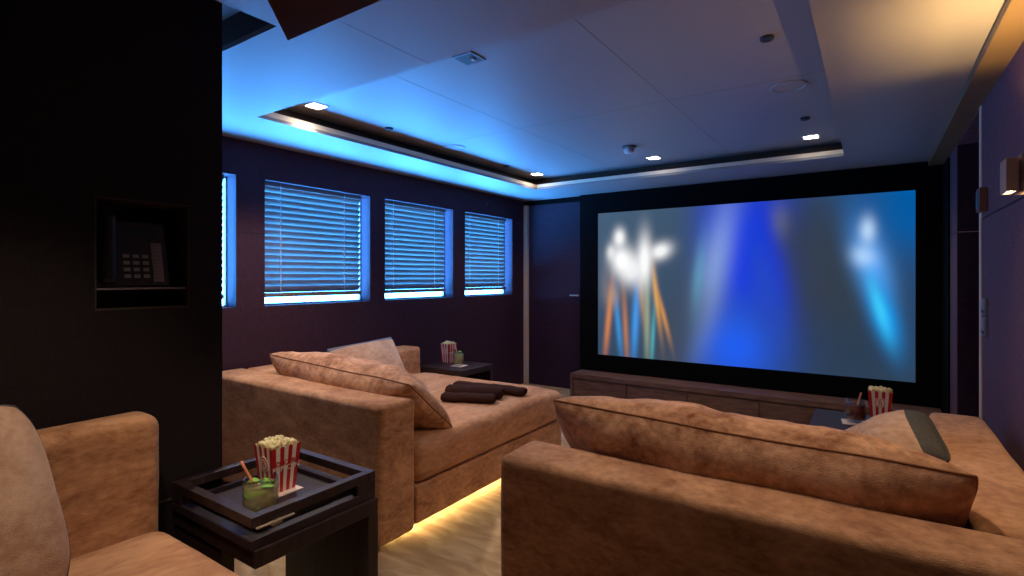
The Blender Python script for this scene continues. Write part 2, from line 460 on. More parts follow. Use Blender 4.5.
# inner wall with the telephone niche
XP, YP = -1.87, 0.951
NI = (0.586, 0.843, 1.126, 1.462)
pw = struct('wall_inner', holed_slab('X', XP - 0.17, XP, YB, YP, 0.0, ZT + 0.019, [NI]), M['wall_dark'], 'near black fabric wall with a telephone niche')
struct('joint_line', box(XP - 0.001, XP + 0.0008, YB, YP, 1.524, 1.528), M['seam'], parent=pw)
bm = bmesh.new(); add_box(bm, XP - 0.001, XP + 0.004, YB, YP, 0.505, 0.512); add_box(bm, XP - 0.001, XP + 0.006, YB, YP, 0.0, 0.10)
struct('low_rail', bm, M['cove'], parent=pw)
bm = bmesh.new()
e = 0.004
add_box(bm, XP - 0.17, XP - 0.16, *NI)
add_box(bm, XP - 0.16, XP, NI[1] - e, NI[1], NI[2], NI[3]); add_box(bm, XP - 0.16, XP, NI[0], NI[0] + e, NI[2], NI[3])
add_box(bm, XP - 0.16, XP, NI[0] + e, NI[1] - e, NI[3] - e, NI[3]); add_box(bm, XP - 0.16, XP, NI[0] + e, NI[1] - e, NI[2], NI[2] + e)
struct('niche_lining', bm, M['niche'], parent=pw)
struct('niche_shelf', box(XP - 0.155, XP - 0.012, NI[0] + e, NI[1] - e, 1.186, 1.192), M['grey'], parent=pw)

# ------------------------------------------------------------------ windows and blinds
ORD = ['half hidden behind the black inner wall', 'largest in view, next to the black inner wall', 'in the middle of the three seen whole', 'next to the corner post, nearest the screen']
for i, (a, b) in enumerate(WIN):
    bm = holed_slab('X', XW - 0.132, XW - 0.112, a - 0.001, b + 0.001, WZ0 - 0.001, WZ1 + 0.001, [(a + 0.012, b - 0.010, WZ0 + 0.012, WZ1 - 0.012)])
    w = struct('window_%d' % (i + 1), bm, M['white'], 'window ' + ORD[i])
    struct('pane', box(XW - 0.124, XW - 0.120, a + 0.012, b - 0.010, WZ0 + 0.012, WZ1 - 0.012), M['pane'], parent=w)
    # venetian blind in front of the glass
    xb = XW - 0.075
    y0, y1 = a + 0.012, b - 0.047
    t = thing('venetian_blind', 'closed grey venetian blind in the window ' + ORD[i], 'blind', (xb, (a + b) / 2, WZ0), 'venetian blinds along the window wall')
    obj('headrail', box(xb - 0.025, xb + 0.025, y0, y1, WZ1 - 0.03, WZ1 - 0.001), M['slat'], t, bevel=0.003)
    bm = bmesh.new(); n = 17; zlo, zhi = WZ0 + 0.108, WZ1 - 0.050
    for k in range(n):
        z = zlo + (zhi - zlo) * k / (n - 1)
        th = math.radians(61)                # room edge up, outer edge down
        rows = []
        for q in range(5):
            u = (q / 4 - 0.5) * 0.05; s = 0.004 * (1 - (2 * u / 0.05) ** 2)
            rows.append((xb + u * math.cos(th) - s * math.sin(th) * -1, z + u * math.sin(th) - s * math.cos(th)))
        top = [[bm.verts.new((x, y, zz)) for x, zz in rows] for y in (y0, y1)]
        nx, nz = -math.sin(th) * 0.0012, math.cos(th) * 0.0012
        bot = [[bm.verts.new((x + nx, y, zz + nz)) for x, zz in rows] for y in (y0, y1)]
        for q in range(4):
            bm.faces.new((top[0][q], top[0][q + 1], top[1][q + 1], top[1][q]))
            bm.faces.new((bot[0][q], bot[1][q], bot[1][q + 1], bot[0][q + 1]))
            for s_ in (0, 1): bm.faces.new((top[s_][q], bot[s_][q], bot[s_][q + 1], top[s_][q + 1]))
        for q in (0, 4): bm.faces.new((top[0][q], top[1][q], bot[1][q], bot[0][q]))
    obj('slats', bm, M['slat'], t)
    obj('bottom_rail', box(xb - 0.024, xb + 0.024, y0, y1, WZ0 + 0.055, WZ0 + 0.085), plain('rail_brown_grey', lin(120, 104, 96), rough=0.5) if i == 0 else bpy.data.materials['rail_brown_grey'], t, bevel=0.004)
    for f in (0.16, 0.80):
        yy = y0 + (y1 - y0) * f
        bm = bmesh.new(); add_box(bm, xb + 0.0285, xb + 0.0295, yy - 0.003, yy + 0.003, WZ0 + 0.07, WZ1 - 0.01)
        obj('ladder_cord', bm, M['white'], t)

# ------------------------------------------------------------------ daybeds
def crown(x0, x1, y0, y1, z1, amp, wr, seed):
    def fn(w, u):
        g = max(0.0, (1 - u.x ** 2)) ** 0.4 * max(0.0, (1 - u.y ** 2)) ** 0.4
        k = max(0.0, u.z)
        n = noise.noise(Vector((w.x * 3 + seed, w.y * 3, w.z * 2))) * 0.5 + noise.noise(Vector((w.x * 13, w.y * 9 + seed, w.z * 8))) * 0.25
        w = w.copy(); w.z += k * (amp * g + wr * n)
        side = 1 - k
        w.x += side * wr * 0.5 * noise.noise(Vector((w.y * 5, w.z * 9, seed))); w.y += side * wr * 0.5 * noise.noise(Vector((w.x * 5, w.z * 9, seed + 3)))
        return w
    return fn

def soft(x0, x1, y0, y1, z0, z1, r=0.035, amp=0.004, seed=0.0, step=0.05):
    def fn(w, u):
        n = Vector((noise.noise(Vector((w.y * 4, w.z * 5, seed))), noise.noise(Vector((w.x * 4, w.z * 5, seed + 5))), noise.noise(Vector((w.x * 4, w.y * 4, seed + 9)))))
        return w + n * amp
    return soft_box(x0, x1, y0, y1, z0, z1, r, step, fn)

def daybed(label, X0, X1, Y0, Y1, arm_left, zb=0.655, zs=0.44, back=0.22, arm=0.205, has_led=True, seed=0.0):
    t = thing('daybed', label, 'daybed', ((X0 + X1) / 2, (Y0 + Y1) / 2, 0), 'tan velvet daybeds')
    obj('backrest', soft(X0, X1, Y0, Y0 + back, 0.03, zb, 0.03, 0.004, seed), M['velvetA'], t, smooth=True)
    ax0, ax1 = (X0, X0 + arm) if arm_left else (X1 - arm, X1)
    obj('armrest', soft(ax0, ax1, Y0 + back, Y1 - 0.02, 0.05, zb - 0.003, 0.03, 0.004, seed + 2), M['velvetA'], t, smooth=True)
    sx0, sx1 = (X0 + arm, X1) if arm_left else (X0, X1 - arm)
    obj('base', soft(sx0, sx1, Y0 + back, Y1, 0.055, 0.235, 0.012, 0.001, seed + 3), M['velvetA'], t, smooth=True)
    mx0, mx1 = (sx0, sx1 + 0.012) if arm_left else (sx0 - 0.012, sx1)
    obj('mattress', soft_box(mx0, mx1, Y0 + back, Y1 + 0.015, 0.238, zs, 0.055, 0.035,
                             crown(0, 0, 0, 0, 0, 0.02, 0.012, seed + 4)), M['velvetSeat'], t, smooth=True)
    # piped seam running round the mattress
    bm = bmesh.new()
    obj('plinth', box(X0 + 0.10, X1 - 0.10, Y0 + 0.08, Y1 - 0.10, 0.0, 0.06), M['black'], t)
    if has_led:
        bm = bmesh.new()
        add_box(bm, X1 - 0.10, X1 - 0.088, Y0 + 0.10, Y1 - 0.12, 0.03, 0.05)
        obj('light_strip', bm, M['led'], t)
    return t

A = daybed('tan velvet daybed along the window wall with dark towels on it', -3.29, -1.775, 1.585, 3.215, True, seed=1.3)
C = daybed('tan velvet daybed seen from behind, filling the right foreground against the violet wall', -1.003, 0.385, 1.385, 2.93, False, zb=0.65, arm=0.185, seed=5.1, has_led=False)

# sofa at the left edge of the frame, its back along the black wall
tB = thing('sofa', 'tan velvet sofa cut off by the left edge, in front of the black wall', 'sofa', (-1.3, 0.0, 0))
obj('backrest', soft(XP + 0.008, XP + 0.14, -0.85, 0.712, 0.03, 0.822, 0.045, 0.004, 8.0), M['velvetA'], tB, smooth=True)
obj('base', soft(XP + 0.14, -0.80, -0.85, 0.70, 0.055, 0.265, 0.012, 0.001, 8.5), M['velvetA'], tB, smooth=True)
obj('seat_cushion', soft_box(XP + 0.14, -0.79, -0.85, 0.716, 0.268, 0.500, 0.06, 0.03, crown(0, 0, 0, 0, 0, 0.02, 0.012, 9.0)), M['velvetSeat'], tB, smooth=True)
obj('plinth', box(XP + 0.15, -0.9, -0.8, 0.6, 0.0, 0.06), M['black'], tB)

# ------------------------------------------------------------------ pillows
def pillow(name, label, W, H, T, pos, mat3, front, back_m, group, seed=0.0, sag=0.0, nu=48, nv=24, band=None, corner=0.06, pow_=0.55, rnd=0.03):
    """pos = centre, mat3 columns: width dir, height dir, front normal"""
    root = thing(name, label, 'cushion', pos, group)
    Rm = Matrix(mat3).transposed()
    def pt(u, v, s):
        pinch_x = 1 - corner * (1 - v * v) ; pinch_y = 1 - corner * 1.6 * (1 - u * u) ** 1.0 * (1 if v > 0 else 0.6)
        x = u * W / 2 * pinch_x; y = v * H / 2 * pinch_y
        x *= 1 - rnd * v ** 4; y *= 1 - rnd * u ** 4
        f = max(0.0, (1 - abs(u) ** 2.6)) ** pow_ * max(0.0, (1 - abs(v) ** 2.2)) ** pow_
        n1 = noise.noise(Vector((x * 4 + seed, y * 5, s * 2.0 + seed)))
        ang = math.atan2(y - H * 0.45 * (1 if y > 0 else -1), x - W * 0.5 * (1 if x > 0 else -1))
        n2 = noise.noise(Vector((ang * 6, seed + s, (x * x + y * y) * 2)))
        n3 = noise.noise(Vector((x * 22 + y * 5, y * 6, seed + 7 * s)))
        z = s * (T / 2 * f) * (1 + 0.20 * n1 + 0.10 * n2) + f * 0.009 * n3
        z += 0.012 * n1 * (1 - f) * 0.4
        y -= sag * (1 - u * u) * 0 + sag * f * 0.2
        return Vector((x, y, z))
    def half(s, name, m):
        bm = bmesh.new(); g = []
        for i in range(nu + 1):
            u = -math.cos(PI * i / nu)
            g.append([bm.verts.new(Vector(pos) + Rm @ pt(u, -math.cos(PI * j / nv), s)) for j in range(nv + 1)])
        for i in range(nu):
            for j in range(nv):
                f = bm.faces.new((g[i][j], g[i + 1][j], g[i + 1][j + 1], g[i][j + 1]))
                if band and band(-math.cos(PI * (i + .5) / nu), -math.cos(PI * (j + .5) / nv), s): f.material_index = 1
        return obj(name, bm, [m, back_m] if band else m, root, smooth=True)
    half(1, 'front_panel', front); half(-1, 'back_panel', front if band else back_m)
    bm = bmesh.new(); pts = []
    for k in range(4 * 24):
        q = k / 24; e_ = int(q); f = -math.cos(PI * (q - e_))
        u, v = [(f, -1), (1, f), (-f, 1), (-1, -f)][e_]
        pts.append(Vector(pos) + Rm @ pt(u, v, 1))
    cl = [pts[0]]
    for p in pts[1:]:
        if (p - cl[-1]).length > 1e-4: cl.append(p)
    add_tube(bm, cl, 0.0036, 6, closed=True)
    obj('piping', bm, back_m if (back_m is M['slate'] or back_m is M['bluegrey']) else M['piping'], root, smooth=True)
    return root

def frame3(w, h):
    w = Vector(w).normalized(); h = Vector(h); h = (h - w * h.dot(w)).normalized(); n = w.cross(h)
    return (tuple(w), tuple(h), tuple(n))

# bolster pillows: width along X, leaning back over the backrests
pillow('bolster_cushion', 'long tan velvet cushion leaning on the far daybed by the windows', 1.25, 0.42, 0.29,
       (-2.40, 1.945, 0.605), frame3((-1, 0.03, 0.03), (0, -0.70, 0.62)), M['velvetPillow'], M['velvetPillow'], 'long back cushions', seed=2.0, corner=0.03, pow_=0.44)
pillow('bolster_cushion', 'long tan velvet cushion leaning on the backrest of the daybed in the right foreground', 1.165, 0.43, 0.31,
       (-0.368, 1.765, 0.618), frame3((-1, 0.0, 0.025), (0, -0.66, 0.75)), M['velvetPillow'], M['velvetPillow'], 'long back cushions', seed=6.5, corner=0.03, pow_=0.42)
# square cushions with a coloured back and edge
bandtop = lambda u, v, s: (s < 0) or v > 0.86
bandwide = lambda u, v, s: (s < 0) or v > 0.74
pillow('cushion', 'beige cushion with blue grey edge in the window corner of the far daybed', 0.50, 0.42, 0.19,
       (-2.91, 2.50, 0.585), frame3((0.25, 1, 0.10), (-0.5, 0.1, 0.75)), M['velvetPale'], M['bluegrey'], 'square cushions', seed=3.0, band=bandtop, corner=0.03, pow_=0.45)
pillow('cushion', 'tan cushion with slate grey edge leaning on the armrest by the violet wall', 0.37, 0.38, 0.22,
       (0.035, 2.36, 0.580), frame3((0.12, -1, -0.20), (0.8, 0.1, 0.52)), M['velvetPale'], M['slate'], 'square cushions', seed=4.0, band=bandwide, corner=0.02, pow_=0.42, rnd=0.08)
pillow('cushion', 'pale beige cushion with dark top edge at the left edge of the frame', 0.52, 0.48, 0.24,
       (-1.565, 0.160, 0.702), frame3((0, 1, 0.13), (-0.34, 0, 0.9)), M['velvetPale'], M['slate'], 'square cushions', seed=5.0, band=lambda u, v, s: s < 0 or v > 0.95, corner=0.02, pow_=0.40, rnd=0.13)

# ------------------------------------------------------------------ towels on the far daybed
def towel(label, p0, p1, r, flat, seed, tail=None):
    p0, p1 = Vector(p0), Vector(p1); d = (p1 - p0); Ln = d.length; d.normalize(); s = Vector((-d.y, d.x, 0))
    bm = bmesh.new(); n = 26; m = 28; rings = []
    for i in range(n + 1):
        f = i / n; c = p0 + d * (Ln * f)
        e_ = min(f, 1 - f) * Ln; rr = r * min(1.0, math.sqrt(max(0.0, 1 - (1 - min(1, e_ / 0.02)) ** 2)) * 0.25 + 0.75)
        ring_ = []
        for k in range(m):
            a = 2 * PI * k / m
            q = rr * (1 + 0.06 * noise.noise(Vector((math.cos(a) * 1.5, math.sin(a) * 1.5, f * 5 + seed))))
            ring_.append(bm.verts.new(c + s * (q * math.cos(a) * flat) + Vector((0, 0, q * math.sin(a) + 0.006 * noise.noise(Vector((f * 6, seed, 0)))))))
        rings.append(ring_)
    for a, b in zip(rings, rings[1:]):
        for k in range(m): bm.faces.new((a[k], a[(k + 1) % m], b[(k + 1) % m], b[k]))
    # rolled spiral ends: inset the caps in two steps
    for ring_, sg in ((rings[0], -1), (rings[-1], 1)):
        c = sum((v.co for v in ring_), Vector()) / m; prev = ring_
        for fac, dep in ((0.8, -0.004), (0.72, 0.004), (0.5, 0.004), (0.42, -0.004), (0.2, -0.004)):
            nx = [bm.verts.new(c + (v.co - c) * fac + d * (sg * -dep)) for v in ring_]
            for k in range(m): bm.faces.new((prev[k], prev[(k + 1) % m], nx[(k + 1) % m], nx[k]))
            prev = nx
        bm.faces.new(prev)
    o = obj('towel', bm, M['towel'], smooth=True)
    recenter(o)
    return tag(o, label, 'towel', 'dark brown towels on the far daybed')

ZS = 0.458
towel('dark brown rolled towel lying lowest and nearest, on the far daybed', (-2.20, 2.46, ZS + 0.026), (-1.90, 2.60, ZS + 0.026), 0.028, 1.7, 1)
towel('dark brown rolled towel in the middle of the three on the far daybed', (-2.27, 2.585, ZS + 0.036), (-1.93, 2.72, ZS + 0.036), 0.038, 1.5, 2)
towel('dark brown rolled towel farthest back of the three on the far daybed', (-2.36, 2.77, ZS + 0.030), (-1.86, 2.88, ZS + 0.024), 0.028, 2.0, 3)

# ------------------------------------------------------------------ side tables
def table(label, x0, x1, y0, y1, near=0.3, z=0.478):
    t = thing('side_table', label, 'side table', ((x0 + x1) / 2, (y0 + y1) / 2, 0), 'dark wood side tables')
    obj('tabletop', box(x0, x1, y0, y1, z - 0.05, z), M['wenge'], t, bevel=0.003)
    obj('leg', box(x0, x1, y1 - 0.04, y1, 0, z - 0.0505), M['wenge'], t, bevel=0.002)
    obj('leg', box(x0, x0 + near, y0 + 0.004, y0 + 0.044, 0, z - 0.0505), M['wenge'], t, bevel=0.002)
    return t
table('dark side table with a slatted tray on it, in the left foreground', -1.862, -1.385, 0.792, 1.225, near=0.29)
table('small dark side table under the windows beyond the far daybed', -3.18, -2.70, 3.235, 3.67, near=0.2)
table('dark side table by the violet wall, between the near daybed and the console', -0.265, 0.215, 2.985, 3.46, near=0.3)

# tray on the near table
x0, x1, y0, y1, zt = -1.858, -1.393, 0.785, 1.220, 0.478
tr = thing('serving_tray', 'dark lacquered tray with raised open rails on the near side table', 'tray', ((x0 + x1) / 2, (y0 + y1) / 2, zt))
obj('tray_base', box(x0, x1, y0, y1, zt + 0.0005, zt + 0.027), M['tray'], tr, bevel=0.002)
w = 0.030
zr0, zr1 = zt + 0.062, zt + 0.090
obj('rail', box(x0, x1, y0, y0 + w, zr0, zr1), M['wenge'], tr, bevel=0.002)
obj('rail', box(x0, x1, y1 - w, y1, zr0, zr1), M['wenge'], tr, bevel=0.002)
obj('rail', box(x0, x0 + w, y0 + w, y1 - w, zr0, zr1), M['wenge'], tr, bevel=0.002)
obj('rail', box(x1 - w, x1, y0 + w, y1 - w, zr0, zr1), M['wenge'], tr, bevel=0.002)
for (a, b, c, d) in ((x0, x0 + w + 0.03, y0, y0 + w), (x0, x0 + w, y1 - w - 0.03, y1), (x1 - w, x1, y1 - w - 0.045, y1)):
    obj('corner_post', box(a, b, c, d, zt + 0.0275, zr0 - 0.0005), M['wenge'], tr, bevel=0.002)
bm = holed_slab('Z', zt + 0.0275, zt + 0.043, x0 + w + 0.012, x1 - w - 0.012, y0 + w + 0.010, y1 - w - 0.012, [(x0 + w + 0.024, x1 - w - 0.024, y0 + w + 0.020, y1 - w - 0.024)])
obj('inner_rim', bm, M['tray'], tr, bevel=0.001)
bm = bmesh.new(); add_box(bm, x1 + 0.001, x1 + 0.009, 0.797, 0.912, zr0 - 0.004, zr0 - 0.0005)
add_box(bm, x1 - 0.016, x1 + 0.004, 0.845, 0.875, zr0 - 0.014, zr0 - 0.0005)
obj('handle', bm, M['steel'], tr)

# ------------------------------------------------------------------ popcorn, drinks, napkins
def text_mesh(txt, size, mat3, pos, m, parent, name='lettering', depth=0.0006):
    cu = bpy.data.curves.new(name, 'FONT'); cu.body = txt; cu.size = size; cu.align_x = 'CENTER'; cu.align_y = 'CENTER'; cu.extrude = depth
    tmp = bpy.data.objects.new('tmp', cu); COL.objects.link(tmp)
    dg = bpy.context.evaluated_depsgraph_get(); me = bpy.data.meshes.new_from_object(tmp.evaluated_get(dg))
    bpy.data.objects.remove(tmp); bpy.data.curves.remove(cu)
    Mx = Matrix(mat3).transposed().to_4x4(); Mx.translation = Vector(pos) - origin(parent)
    me.transform(Mx); me.materials.clear(); me.materials.append(m)
    o = bpy.data.objects.new(name, me); COL.objects.link(o); o.parent = parent
    return o

def popcorn_box(label, clabel, pos, rot, h=0.155, wb=0.080, wt=0.106):
    px, py, pz = pos
    t = thing('popcorn_box', label, 'popcorn box', pos, 'striped popcorn boxes')
    R = Matrix.Rotation(rot, 3, 'Z')
    bm = bmesh.new(); ns = 7
    def wall(side, inset, mi_f, scallop=True):
        ang = side * PI / 2; Q = Matrix.Rotation(ang, 3, 'Z')
        rows = [0, 0.5, 1.0]
        for k in range(ns):
            cells = 4
            for q in range(cells):
                fa, fb = (k + q / cells) / ns, (k + (q + 1) / cells) / ns
                def P(f, zf, top=False):
                    ww = (wb + (wt - wb) * zf) - inset * 2
                    zz = h * zf
                    if top and scallop:
                        loc = (f * ns) % 1.0 if abs(f * ns - round(f * ns)) > 1e-6 else 0.0
                        zz -= 0.006 * (1 - math.sin(PI * loc))
                    return R @ (Q @ Vector(((f - 0.5) * ww, -ww / 2, zz)))
                prev = None
                for zf in rows:
                    cur = (bm.verts.new(Vector(pos) + P(fa, zf, zf == 1.0)), bm.verts.new(Vector(pos) + P(fb, zf, zf == 1.0)))
                    if prev: bm.faces.new((prev[0], prev[1], cur[1], cur[0])).material_index = mi_f(k)
                    prev = cur
    for s in range(4):
        wall(s, 0.0, lambda k: k % 2 == 0 and 1 or 0)
    for s in range(4):
        wall(s, 0.0012, lambda k: 0)
    q = wb / 2
    vv = [bm.verts.new(Vector(pos) + R @ Vector(p)) for p in ((-q, -q, 0.0005), (q, -q, 0.0005), (q, q, 0.0005), (-q, q, 0.0005))]
    bm.faces.new(vv)
    bmesh.ops.remove_doubles(bm, verts=bm.verts, dist=1e-5)
    obj('carton', bm, [M['paper'], M['red']], t)
    # round badge on one side, staggered letters on the next
    tilt = (wt - wb) / 2 / h
    n = R @ Vector((0, -1, -tilt)).normalized(); xd = R @ Vector((1, 0, 0)); yd = n.cross(xd)
    c = Vector(pos) + R @ Vector((0, -(wb / 2 + tilt * h * 0.62) , h * 0.62))
    bm = bmesh.new(); add_cyl(bm, c - n * 0.0008, 0.026, 0.026, 0.0022, 24, n); add_cyl(bm, c + n * 0.0014, 0.022, 0.022, 0.0008, 24, n, mi=1)
    add_cyl(bm, c + n * 0.0022, 0.0185, 0.0185, 0.0006, 24, n)
    bd = obj('badge', bm, [M['paper'], M['red']], t)
    text_mesh('B', 0.034, (xd, yd, n), c + n * 0.003, M['red'], bd)
    n = R @ Vector((1, 0, -tilt)).normalized(); xd = R @ Vector((0, 1, 0)); yd = n.cross(xd)
    for k, ch in enumerate('POPCORN'):
        f = (k - 3) / 7.6
        zf = 0.56 + (0.07 if k % 2 else -0.05)
        c = Vector(pos) + R @ Vector((wb / 2 + tilt * h * zf, f * wt, h * zf)) + n * 0.001
        text_mesh(ch, 0.024, (xd, yd, n), c, M['red'] if k % 2 else M['paper'], t)
    # heap of popcorn: one mass of kernels
    bm = bmesh.new()
    for k in range(70):
        a = (random.random() - .5) * (wt - 0.02); b = (random.random() - .5) * (wt - 0.02)
        zz = h - 0.006 + 0.016 * (1 - (a * a + b * b) / (wt * wt / 2)) * random.random()
        c = Vector(pos) + R @ Vector((a, b, zz))
        for q in range(3):
            off = Vector([(random.random() - .5) * 0.011 for _ in range(3)])
            g = bmesh.ops.create_icosphere(bm, subdivisions=1, radius=0.0066 + 0.003 * random.random(), matrix=Matrix.Translation(c + off))
    ww = wt / 2 - 0.006; vv = [bm.verts.new(Vector(pos) + R @ Vector((x, y, h - 0.016))) for x, y in ((-ww, -ww), (ww, -ww), (ww, ww), (-ww, ww))]; bm.faces.new(vv)
    o = obj('popcorn', bm, M['corn'], smooth=True); recenter(o)
    tag(o, clabel, 'popcorn', 'popcorn heaps', 'stuff')
    return t

def napkin(label, pos, size, rot):
    R = Matrix.Rotation(rot, 3, 'Z'); bm = box(-size / 2, size / 2, -size / 2, size / 2, 0.0004, 0.0025)
    bmesh.ops.transform(bm, matrix=Matrix.Translation(pos) @ R.to_4x4(), verts=bm.verts)
    o = obj('napkin', bm, M['paper']); recenter(o); return tag(o, label, 'napkin', 'white paper coasters')

def drink(label, pos, r, h, kind, straw_label=None, straw=None):
    t = thing('cocktail' if kind == 'lime' else 'iced_drink', label, 'drink', pos, 'drinks on the side tables')
    bm = bmesh.new()
    prof = [(0.001, 0.0), (r * 0.80, 0.0), (r * 0.92, h * 0.10), (r * 1.03, h * 0.4), (r * 1.02, h * 0.75), (r * 0.98, h), (r * 0.93, h),
            (r * 0.97, h * 0.75), (r * 0.97, h * 0.4), (r * 0.86, h * 0.13), (0.001, h * 0.11)]
    add_lathe(bm, pos, prof); obj('glass_body', bm, M['glass'], t, smooth=True)
    lv = 0.80 if kind == 'lime' else 0.74
    bm = bmesh.new(); add_lathe(bm, pos, [(0.001, h * 0.12), (r * 0.85, h * 0.135), (r * 0.955, h * 0.4), (r * 0.955, h * lv), (0.001, h * lv)])
    obj('liquid', bm, M['lime'] if kind == 'lime' else M['cola'], t, smooth=True)
    if kind == 'lime':
        for k in range(7):
            a = k * 2.4; rr = r * (0.42 + 0.30 * random.random()); zz = h * (0.55 + 0.38 * random.random())
            c = Vector(pos) + Vector((rr * math.cos(a), rr * math.sin(a), zz)); L_ = r * 0.62; W_ = r * 0.36
            Q = Matrix.Rotation(a + 0.8, 3, 'Z') @ Matrix.Rotation(0.7 * (random.random() - .3), 3, 'Y')
            bm = bmesh.new(); g = []
            for i in range(9):
                u = i / 8; ww = W_ * math.sin(PI * min(1, u * 0.98 + 0.02)) ** 0.7
                g.append([bm.verts.new(c + Q @ Vector(((u - .5) * 2 * L_ * 0.6, ww * q, 0.004 * abs(q) + 0.006 * math.sin(u * 3)))) for q in (-1, -.5, 0, .5, 1)])
            for i in range(8):
                for j in range(4): bm.faces.new((g[i][j], g[i + 1][j], g[i + 1][j + 1], g[i][j + 1]))
            o = obj('mint_leaf', bm, M['mint'], t, smooth=True); md = o.modifiers.new('thick', 'SOLIDIFY'); md.thickness = 0.0012
    for k in range(3):
        a = k * 2.1 + 0.4; s_ = r * 0.30
        c = Vector(pos) + Vector((r * 0.42 * math.cos(a), r * 0.42 * math.sin(a), h * lv - s_ * 0.6))
        bm = box(-s_, s_, -s_, s_, -s_, s_)
        bmesh.ops.transform(bm, matrix=Matrix.Translation(c) @ Matrix.Rotation(a, 4, 'Z') @ Matrix.Rotation(0.5, 4, 'X'), verts=bm.verts)
        obj('ice_cube', bm, M['ice'], t, bevel=0.003)
    if straw:
        bm = bmesh.new(); p0, p1 = Vector(pos) + Vector(straw[0]), Vector(pos) + Vector(straw[1])
        add_tube(bm, [p0.lerp(p1, k / 8) for k in range(9)], 0.0042, 10)
        o = obj('drinking_straw', bm, M['straw'], smooth=True); recenter(o); tag(o, straw_label, 'straw', 'drinking straws')
    return t

ZTR = 0.478 + 0.0272
napkin('white paper coaster under the popcorn box on the tray', (-1.650, 1.035, ZTR), 0.10, 0.05)
popcorn_box('red and white striped popcorn box on the tray in the left foreground', 'popcorn heaped in the striped box on the near tray', (-1.668, 1.033, ZTR + 0.0027), 0.0, h=0.155)
drink('tumbler of pale cocktail with mint leaves on the near tray', (-1.535, 0.895, ZTR), 0.050, 0.112, 'lime', 'salmon straw standing in the mint cocktail on the near tray', ((0.012, 0.012, 0.018), (-0.048, -0.034, 0.160)))
ZTB = 0.478
popcorn_box('small striped popcorn box far away under the windows', 'popcorn heaped in the far box under the windows', (-3.085, 3.53, ZTB), 0.0, h=0.165)
napkin('white paper coaster under the glass on the far table below the windows', (-2.875, 3.42, ZTB), 0.11, 0.15)
drink('small glass with mint on the far table below the windows', (-2.875, 3.42, ZTB + 0.0027), 0.042, 0.125, 'lime', 'thin straw in the glass on the far table below the windows', ((0.01, 0.0, 0.02), (-0.035, 0.0, 0.165)))
napkin('white paper coaster under the red drink beside the violet wall', (-0.075, 3.225, ZTB), 0.11, 0.1)
drink('tumbler of dark red iced drink in front of the screen console', (-0.068, 3.245, ZTB + 0.0027), 0.046, 0.115, 'cola', 'straw leaning in the dark red drink', ((-0.01, 0.0, 0.02), (0.022, 0.01, 0.15)))
popcorn_box('striped popcorn box beside the dark red drink, right of the screen centre', 'popcorn heaped in the box next to the red drink', (0.035, 3.385, ZTB), 0.0, h=0.155)

# ------------------------------------------------------------------ console
cx0, cx1, cy0, cy1, cz = -2.55, 0.42, 4.79, 5.055, 0.246
t = thing('media_console', 'long low brown wooden console with drawers under the screen', 'console', ((cx0 + cx1) / 2, (cy0 + cy1) / 2, 0))
bm = bmesh.new(); add_box(bm, cx0, cx1, cy0, cy1, cz - 0.045, cz); add_box(bm, cx0, cx0 + 0.03, cy0, cy1, 0, cz - 0.045); add_box(bm, cx1 - 0.03, cx1, cy0, cy1, 0, cz - 0.045)
add_box(bm, cx0 + 0.03, cx1 - 0.03, cy0 + 0.03, cy1, 0.0, cz - 0.05)
obj('carcass', bm, M['console'], t, bevel=0.003)
edges = [-2.515, -1.945, -1.369, -0.777, -0.19, 0.385]
for a, b in zip(edges, edges[1:]):
    obj('drawer', box(a + 0.004, b - 0.004, cy0 + 0.006, cy0 + 0.029, 0.02, cz - 0.055), M['console'], t, bevel=0.002)

# ------------------------------------------------------------------ projection screen
SX0, SX1, SZ0, SZ1, SY = -2.364, 0.2745, 0.420, 1.890, 5.06
t = thing('projection_screen', 'huge lit projection screen in a wide black surround', 'screen', ((SX0 + SX1) / 2, 5.1, 0.25))
bm = holed_slab('Y', SY - 0.004, SY + 0.085, -2.572, XR - 0.004, 0.02, ZC - 0.003, [(SX0, SX1, SZ0, SZ1)])
obj('surround', bm, M['black'], t, bevel=0.002)
struct('trim_5', box(XR - 0.012, XR - 0.002, 4.70, SY - 0.006, 0.0, 2.05), M['black'], 'black side mask on the right wall beside the screen')

